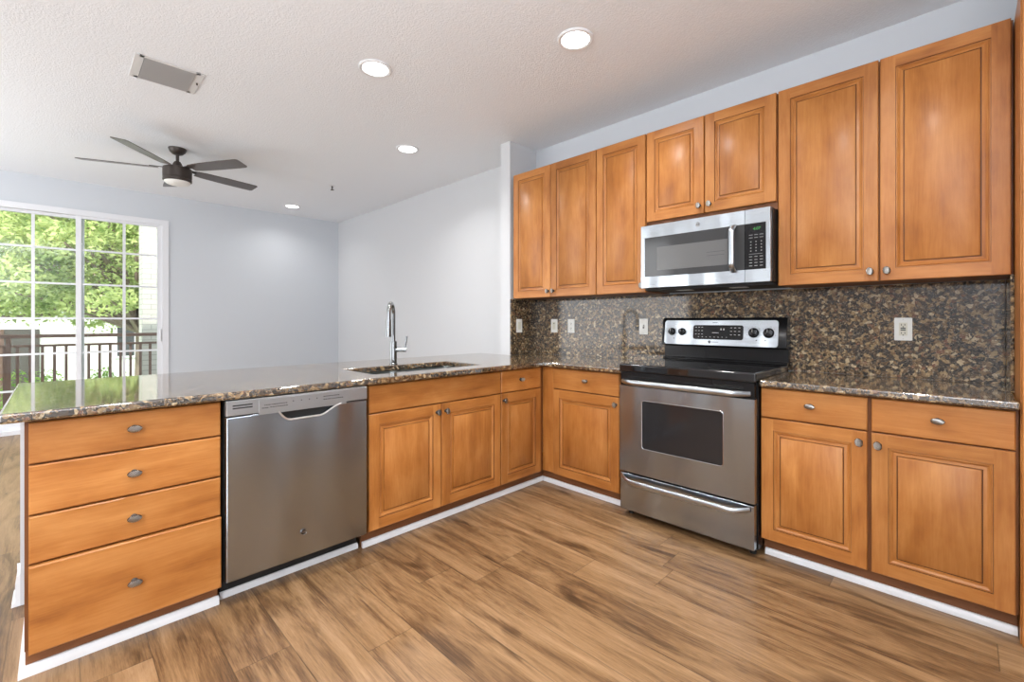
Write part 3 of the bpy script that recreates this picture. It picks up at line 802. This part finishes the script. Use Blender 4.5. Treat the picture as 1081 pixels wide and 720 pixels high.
    for xk, rr_ in ((.076, .025), (.146, .025), (.590, .030), (.672, .030)):
        m = MB(); m.lathe([(rr_, -.004), (rr_, -.008), (rr_*.82, -.012), (rr_*.76, -.026), (rr_*.55, -.029)], (xk, 0, .089), 'y', 28)
        m.box(xk-.005, xk+.005, -.036, -.026, .089-rr_*.72, .089+rr_*.72)
        kn = slope(m).build('control_knob', BLACK, cp, .0008)
        m = MB(); m.box(xk-.001, xk+.001, -.0366, -.036, .089, .089+rr_*.65); slope(m).build('pointer', MARK, kn)
        m = MB()
        for a in (40, 75, 105, 140, 200, 340): 
            ca, sa = cos(radians(a)), sin(radians(a)); q = rr_*1.28
            m.box(xk+q*ca-.0025, xk+q*ca+.0025, -.0045, -.0040, .089+q*sa-.001, .089+q*sa+.001)
        slope(m).build('dial_marks', MARK_D, cp)
    m = MB()
    for xx in (.091, .131, .606, .655): m.box(xx-.003, xx+.003, -.0046, -.004, .041, .047)
    m.box(.345, .375, -.0046, -.004, .149, .152); m.box(.345, .385, -.0046, -.004, .024, .027); slope(m).build('panel_marks', MARK_D, cp)
    bx = .330; yb = .484+.026*sin(sl)-.004*cos(sl); zb_ = 1.018+.026*cos(sl)
    badge(cp, bx, yb, zb_, .009)
simple_ring = simple('burner_print', (.055, .055, .058), .2)
oven()

# ================================================================== MICROWAVE
def microwave():
    r = thing('microwave', 'over-the-range stainless steel microwave with black glass door above the oven', 'microwave', (.683, 0, 1.386))
    X = lambda v: v-.683; Z = lambda v: v-1.386; yf = .170; Wm = 1.432-.683
    MB().box(.004, Wm+.004, yf+.028, .573, .004, Z(1.784)).build('case', BLACKM, r, .002)
    MB().box(.004, Wm, yf+.05, .55, -.012, .003).build('vent_base', BLACKM, r, .002)
    lt = MB()
    for xx in (.18, .50): lt.box(xx, xx+.09, yf+.12, yf+.18, -.014, -.0115)
    lt.build('task_lamp_lens', PLATE, r)
    xs_ = X(1.306)
    zt = Z(1.783); zb = .002
    # door: steel frame with glass
    gx0, gz0, gz1 = X(.709), Z(1.457), Z(1.706)
    d = MB()
    d.box(0, xs_-.001, yf, yf+.026, gz1, zt); d.box(0, xs_-.001, yf, yf+.026, zb, gz0); d.box(0, gx0, yf, yf+.026, gz0, gz1)
    dr = d.build('door', ST, r, .0015)
    g = MB(); g.box(gx0, xs_-.001, yf+.0005, yf+.024, gz0, gz1); gl = g.build('door_glass', MWGLASS, dr)
    MB().prism(rrect(X(.793), X(1.218), Z(1.495), Z(1.640), .004, 3), 'y', yf-.0003, yf+.002).build('viewing_screen', MWSCREEN, gl)
    sl = MB()
    for zz in (Z(1.555), Z(1.575)): sl.box(X(1.10), X(1.20), yf-.0006, yf, zz-.0008, zz+.0008)
    sl.build('screen_lines', BLACKM, gl)
    h = MB(); pts = []; 
    for k in range(17):
        t = k/16; u = min(1, min(t, 1-t)/.15); pts.append((X(1.250), yf-.004-.036*sin(u*pi/2), Z(1.452)+(Z(1.706)-Z(1.452))*t))
    h.tube(pts, .0155, 16, squash=(1, .55)); h.build('handle', ST, dr)
    badge(dr, X(1.050), yf, Z(1.745), .014, False)
    # control side
    cxs = MB(); x1 = Wm; px1 = X(1.411)
    cxs.box(xs_+.001, x1, yf, yf+.026, gz1, zt); cxs.box(xs_+.001, x1, yf, yf+.026, zb, gz0); cxs.box(px1, x1, yf, yf+.026, gz0, gz1)
    cs = cxs.build('control_side', ST, r, .0015)
    kp = MB(); kp.box(xs_+.001, px1, yf+.0005, yf+.024, gz0, gz1); kpo = kp.build('keypad', BLACK, cs)
    mk = MB(); yy = yf-.0002
    for z, ws in ((Z(1.643), 3), (Z(1.628), 3)):
        for k in range(3): mk.box(X(1.328)+k*.026, X(1.328)+k*.026+.018, yy, yf+.001, z-.0015, z+.0015)
    for row in range(4):
        for k in range(3):
            xx = X(1.334)+k*.026; z = Z(1.606)-row*.0165; mk.box(xx, xx+.006, yy, yf+.001, z-.003, z+.003)
    mk.box(X(1.328), X(1.395), yy, yf+.001, Z(1.540)-.001, Z(1.540)+.001)
    for row in range(4):
        for k in range(3):
            xx = X(1.329)+k*.026; z = Z(1.526)-row*.0165; mk.box(xx, xx+.015, yy, yf+.001, z-.002, z+.002)
    mk.build('keypad_marks', MARKG, kpo)
    MB().box(X(1.334), X(1.395), yf-.0002, yf+.001, Z(1.660), Z(1.690)).build('display', BGLASS, kpo)
    text_mesh('display_digits', '4:07', .021, GREEN, kpo, (X(1.366), yf-.0006, Z(1.675)), (pi/2, 0, 0), .1, .0002, .0004)
MARKG = simple('grey_keypad_print', (.20, .20, .20), .5)
microwave()

# ================================================================== OUTLETS
def plate(label, loc, rz, kind, col=PLATE, w_=.070, h_=.116):
    r = thing({'switch': 'light_switch', 'rocker': 'light_switch'}.get(kind, 'wall_outlet'), label, 'switch' if kind in ('switch', 'rocker') else 'outlet', loc, rz)
    m = MB(); m.prism(rrect(-w_/2, w_/2, -h_/2, h_/2, .004, 3), 'y', -.006, 0); m.build('cover_plate', col, r, .0015)
    MB().lathe([(.0025, -.006), (.0025, -.0068)], (0, 0, h_/2-.009), 'y', 10).build('screw', MARK, r); MB().lathe([(.0025, -.006), (.0025, -.0068)], (0, 0, -h_/2+.009), 'y', 10).build('screw', MARK, r)
    if kind == 'duplex':
        for z in (.020, -.020):
            m = MB(); m.prism(rrect(-.016, .016, z-.014, z+.014, .011, 5), 'y', -.0075, -.005); s = m.build('socket', PLATE, r)
            m = MB(); m.box(-.0075, -.0045, -.0080, -.0070, z-.003, z+.006); m.box(.0045, .0075, -.0080, -.0070, z-.003, z+.006); m.lathe([(.0028, -.0070), (.0028, -.0080)], (0, 0, z-.0085), 'y', 10); m.build('slots', SLOT, s)
    elif kind == 'gfci':
        m = MB(); m.box(-.0165, .0165, -.0080, -.005, -.033, .033); s = m.build('socket', BEIGE, r, .001)
        m = MB()
        for z in (.021, -.021):
            m.box(-.0080, -.0050, -.0085, -.0075, z-.003, z+.006); m.box(.0050, .0080, -.0085, -.0075, z-.003, z+.006); m.lathe([(.003, -.0075), (.003, -.0085)], (0, 0, z-.009), 'y', 10)
        m.build('slots', SLOT, s)
        for z in (.0045, -.0045): MB().box(-.010, .010, -.0095, -.0080, z-.003, z+.003).build('button', SLOT, s)
    elif kind == 'switch':
        m = MB(); m.box(-.006, .006, -.0065, -.0055, -.013, .013); s = m.build('toggle_slot', SLOT, r)
        m = MB(); m.prism([(-.018, .010), (-.006, -.004), (-.006, .006), (-.017, .013)], 'x', -.0035, .0035); m.build('toggle', PLATE, s, .0005)
    else:
        m = MB(); m.prism([(-.0100, -.032), (-.0055, -.033), (-.0055, .033), (-.0070, .032)], 'x', -.0165, .0165); m.build('rocker', BEIGE if col is PLATE else PLATE, r, .001)
        if kind == 'rocker_dark': MB().box(-.006, .006, -.0095, -.0070, .018, .024).build('indicator', SLOT, r)
ZP = 1.137
plate('white rocker switch on the granite of the wall end, leftmost of all plates', (-.580, .348, ZP), pi/2, 'rocker')
plate('white device plate with small dark window, first plate right of the granite corner', (-.369, .575, ZP), 0, 'rocker_dark')
plate('white duplex outlet with two dark sockets, second plate right of the granite corner', (-.184, .575, ZP), 0, 'duplex')
plate('white toggle switch plate on the backsplash just left of the oven range', (.482, .575, ZP), 0, 'switch')
plate('white plate with ivory outlet and dark test buttons on the backsplash right of the oven', (1.934, .575, ZP), 0, 'gfci')

# ================================================================== CEILING THINGS
def downlight(label, x, y, g='recessed ceiling lights', k=1):
    r = thing('recessed_light', label, 'ceiling light', (x, y, ZC), 0, g)
    MB().lathe([(.098, -.0005), (.098, -.006), (.092, -.010), (.078, -.008), (.075, -.004)], n=40).build('trim_ring', WHITE_TRIM, r)
    MB().lathe([(.074, -.0035), (.074, -.0065), (.05, -.008)], n=36).build('lens', LENS, r)
    l = D.lights.new('downlight_lamp', 'AREA'); l.shape = 'DISK'; l.size = .15; l.energy = LAMP_W*k; l.color = (1, .98, .95); l.spread = radians(140)
    o = D.objects.new('downlight_lamp', l); COL.objects.link(o); o.parent = r; o.location = (0, 0, -.012)
downlight('lit recessed ceiling light nearest the camera above the inner corner', .650, -.480)
downlight('lit recessed ceiling light above the sink side of the peninsula', -.388, -1.110)
downlight('lit recessed ceiling light midway toward the white living wall', -1.372, -.266)
downlight('small lit recessed ceiling light in the far corner near the window wall', -4.228, -.254, k=.35)
for p in ((.65, -2.2), (1.9, -.9), (2.4, -3.6), (.2, -3.7), (-4.2, -3.9), (-1.6, -3.9)):  # unseen downlights added for more light in the room
    downlight('added recessed ceiling light out of view, brightening the open floor', *p)

def fan():
    r = thing('ceiling_fan', 'dark bronze five-blade ceiling fan with a white light kit', 'ceiling fan', (-2.83, -1.72, ZC))
    MB().lathe([(.068, -.0005), (.068, -.008), (.060, -.030), (.040, -.050), (.022, -.058)], n=32).build('canopy', BRONZE, r)
    MB().lathe([(.013, -.05), (.013, -.115), (.022, -.117), (.030, -.130), (.045, -.165), (.050, -.175)], n=24).build('downrod', BRONZE, r)
    m = MB().lathe([(.090, -.172), (.108, -.180), (.108, -.262), (.104, -.264), (.104, -.272), (.108, -.274), (.108, -.292), (.100, -.298)], n=44).build('motor_housing', BRONZE, r)
    MB().lathe([(.098, -.296), (.098, -.302), (.085, -.316), (.055, -.326), (.02, -.330)], n=40).build('light_lens', FANLENS, r)
    for k in range(5):
        a = radians(-112+72*k); bl = MB(); n = 10
        z = -.184; pitch = radians(-11)
        def at(s, t, dz=0):
            return (s*cos(a)-t*cos(pitch)*sin(a), s*sin(a)+t*cos(pitch)*cos(a), z+t*sin(pitch)+dz)
        prof = [(.15, .045), (.22, .056), (.40, .064), (.60, .066), (.675, .064), (.690, .052)]
        up = [at(s, t, .003) for s, t in prof]+[at(s, -t, .003) for s, t in prof[::-1]]
        dn = [at(s, t, -.003) for s, t in prof]+[at(s, -t, -.003) for s, t in prof[::-1]]
        q = len(up)
        for i in range(len(prof)-1):
            j = q-1-i
            bl.quad([up[i], up[i+1], up[j-1], up[j]]); bl.quad([dn[i], dn[j], dn[j-1], dn[i+1]])
        for i in range(q): bl.quad([up[i], dn[i], dn[(i+1) % q], up[(i+1) % q]])
        b = bl.build('blade', BLADE, r)
        ar = MB()
        A = [at(.09, .018, .006), at(.09, -.018, .006), at(.20, -.030, .006), at(.20, .030, .006)]; B = [(p[0], p[1], p[2]+.004) for p in A]
        ar.quad(A); ar.quad(B[::-1])
        for i in range(4): ar.quad([A[i], B[i], B[(i+1) % 4], A[(i+1) % 4]])
        ar.build('blade_bracket', BRONZE, b)
fan()
def vent():
    r = thing('ceiling_vent', 'grey louvred air vent in the ceiling near the fan', 'vent', (-1.375, -1.995, ZC))
    fr = MB(); a, b = .165, .150
    f2 = .025
    fr.box(-a, a, -b-.02, -b+f2, -.006, -.0005); fr.box(-a, a, b-f2, b+.02, -.006, -.0005); fr.box(-a, -a+f2, -b, b, -.006, -.0005); fr.box(a-f2, a, -b, b, -.006, -.0005)
    fr.build('frame', VENTW, r, .002)
    MB().box(-a+f2, a-f2, -b+f2, b-f2, -.002, -.0005).build('duct_back', SLOT, r)
    n = 9
    for k in range(n):
        x = -a+f2+.012+(2*a-2*f2-.024)*k/(n-1); m = MB()
        m.quad([(x-.017, -b+f2, -.013), (x+.017, -b+f2, -.007), (x+.017, b-f2, -.007), (x-.017, b-f2, -.013)])
        m.quad([(x-.017, -b+f2, -.0120), (x-.017, b-f2, -.0120), (x+.017, b-f2, -.006), (x+.017, -b+f2, -.006)])
        m.build('louvre', VENTM, r)
    MB().box(.02, .024, b-.002, b+.006, -.020, -.006).build('damper_lever', SLOT, r)
vent()
sp = thing('fire_sprinkler', 'tiny dark sprinkler head hanging from the living room ceiling', 'sprinkler', (-2.95, -.265, ZC))
MB().lathe([(.032, -.0005), (.030, -.004), (.012, -.006)], n=24).build('escutcheon', WHITE_TRIM, sp)
MB().lathe([(.009, -.005), (.009, -.020), (.006, -.022), (.004, -.045)], n=14).tube([(.009, 0, -.02), (.016, 0, -.03), (.004, 0, -.045)], .002, 6).tube([(-.009, 0, -.02), (-.016, 0, -.03), (-.004, 0, -.045)], .002, 6).build('head', BRONZE, sp)
MB().lathe([(.020, -.045), (.020, -.048)], n=16).build('deflector', BRONZE, sp)

# ================================================================== OUTSIDE
struct(MB().box(-6.35, XL-.21, -4.6, 1.0, -.12, -.02).build('balcony_slab', CONC))  # concrete balcony floor outside the glass door
o = MB().box(-60, -6.4, -40, 30, -2.7, -2.5).build('lawn', GRASS); tag(o, 'green lawn outside below the glass door', 'lawn')
rl = thing('balcony_railing', 'brown iron balcony railing outside the glass door', 'railing', (-6.1, -2.3, -.02))
MB().box(-.025, .025, -2.2, .98, .985, 1.03).build('top_rail', RAILM, rl, .003)
MB().box(-.02, .02, -2.2, .98, .872, .902).build('rail', RAILM, rl, .002)
MB().box(-.02, .02, -2.2, .98, .100, .120).build('rail', RAILM, rl, .002)
y = -2.13
while y < .96:
    MB().box(-.012, .012, y-.015, y+.015, .119, .881).build('baluster', RAILM, rl)
    y += .107
for y in (-2.19, -.60, .96): MB().box(-.022, .022, y-.022, y+.022, 0, 1.0).build('post', RAILM, rl, .002)
o = MB().box(-6.75, -6.38, -1.60, -.95, -2.5, 4.5).build('brick_pillar', BRICK); tag(o, 'white painted brick pillar outside at the right of the glass door', 'pillar')

ZG = -2.495
def leaves(mb, c, rx, ry, rz, n, size, rn):
    for _ in range(n):
        while True:
            p = Vector((rn.uniform(-1, 1), rn.uniform(-1, 1), rn.uniform(-1, 1)))
            if .25 < p.length < 1: break
        q = Vector((c[0]+p.x*rx, c[1]+p.y*ry, c[2]+p.z*rz)); s = size*rn.uniform(.6, 1.3)
        a = Vector((rn.gauss(0, 1), rn.gauss(0, 1), rn.gauss(0, .7))).normalized(); b = a.cross(Vector((rn.gauss(0, 1), rn.gauss(0, 1), rn.gauss(0, 1)))).normalized()
        i = len(mb.v); mb.v += [tuple(q-a*s), tuple(q-b*s*.45), tuple(q+a*s), tuple(q+b*s*.45)]; mb.f.append((i, i+1, i+2, i+3)); mb.m.append(0)
def raw(mb, name, mat, parent):
    me = D.meshes.new(name); me.from_pydata(mb.v, [], mb.f); me.materials.append(mat)
    o = D.objects.new(name, me); COL.objects.link(o); o.parent = parent; return o
def tree(label, x, y, zg, crown_c, clumps, spread, n, size, seed, tr=.16, mat=None):
    rn = random.Random(seed); r = thing('tree', label, 'tree', (x, y, zg))
    t = MB(); h = crown_c-zg
    t.tube([(0, 0, 0), (.05, .03, h*.5), (-.04, .05, h*.85), (0, 0, h*1.3)], [tr, tr*.85, tr*.6, tr*.2], 10)
    mb = MB()
    for k in range(clumps):
        a = rn.uniform(0, 2*pi); d = spread*math.sqrt(rn.random()); c = (d*cos(a), d*sin(a), h+rn.uniform(-1, 1)*spread*.55)
        if k % 2 == 0: t.tube([(0, 0, h*.7), (c[0]*.5, c[1]*.5, h*.7+(c[2]-h*.7)*.7), c], [tr*.35, tr*.22, .015], 6)
        q = rn.uniform(.55, .95)*spread*.30; leaves(mb, c, q, q, q*.75, n//clumps, size, rn)
    t.build('trunk', BARK, r); raw(mb, 'foliage', mat or LEAF, r)
tree('leafy green tree outside behind the left half of the glass door', -11.5, -4.1, ZG, 2.75, 110, 2.6, 30000, .060, 1)
tree('leafy green tree with a visible trunk outside behind the right half of the glass door', -9.4, -1.35, ZG, 2.45, 120, 1.95, 36000, .050, 2, .11)
tree('taller tree farther back outside, its crown above the white house', -15.5, .9, ZG, 4.0, 90, 3.1, 30000, .10, 3, .2)
tree('leafy green tree outside left of the glass door', -13.5, -11.2, ZG, 3.6, 60, 2.5, 12000, .085, 4)
def shrub(label, x, y, zg, s, h, seed):
    rn = random.Random(seed); r = thing('shrub', label, 'shrub', (x, y, zg+.02))
    mb = MB()
    for k in range(9): leaves(mb, (rn.uniform(-1, 1)*s*.6, rn.uniform(-1, 1)*s*.6, h*rn.uniform(.4, .8)), s*.5, s*.5, h*.3, 450, .045, rn)
    raw(mb, 'foliage', LEAF2, r)
    t = MB()
    for k in range(6): a = k*pi/3; t.tube([(0, 0, 0), (cos(a)*s*.2, sin(a)*s*.2, h*.3), (cos(a)*s*.45, sin(a)*s*.45, h*.65)], [.03, .02, .01], 6)
    t.build('stems', BARK, r)
shrub('clipped green shrub by the dark entry of the white house', -15.6, -3.05, ZG, .75, 2.25, 21)
shrub('clipped green shrub farther right along the white house', -15.6, -1.45, ZG, .7, 2.2, 22)
shrub('low green shrub near the brick pillar', -13.5, -.25, ZG, .8, 2.3, 23)
hs = thing('house', 'white stucco house across the lawn with a dark entry', 'house', (-20, -2, ZG))
MB().box(-4, 0, -9, 10, 0, 4.3).build('wall', STUCCO, hs)
MB().prism([(-4.4, 4.3), (.4, 4.3), (-2, 5.8)], 'y', -9.3, 10.3).build('roof', ROOFM, hs)
for y in (-2.6, -5.6):
    e = MB().box(0, .05, y, y+1.7, .2, 3.4).build('entry', DKDOOR, hs)
    MB().box(.05, .09, y+.80, y+.90, .2, 3.4).build('door_post', RAILM, e)
for y in (1.0, 4.0, 7.0):
    wv = MB().box(0, .06, y, y+1.2, 2.3, 3.9).build('window', VINYL, hs)
    m = MB(); m.box(.055, .065, y+.08, y+.57, 2.38, 3.82); m.box(.055, .065, y+.63, y+1.12, 2.38, 3.82); m.build('pane', MWGLASS, wv)
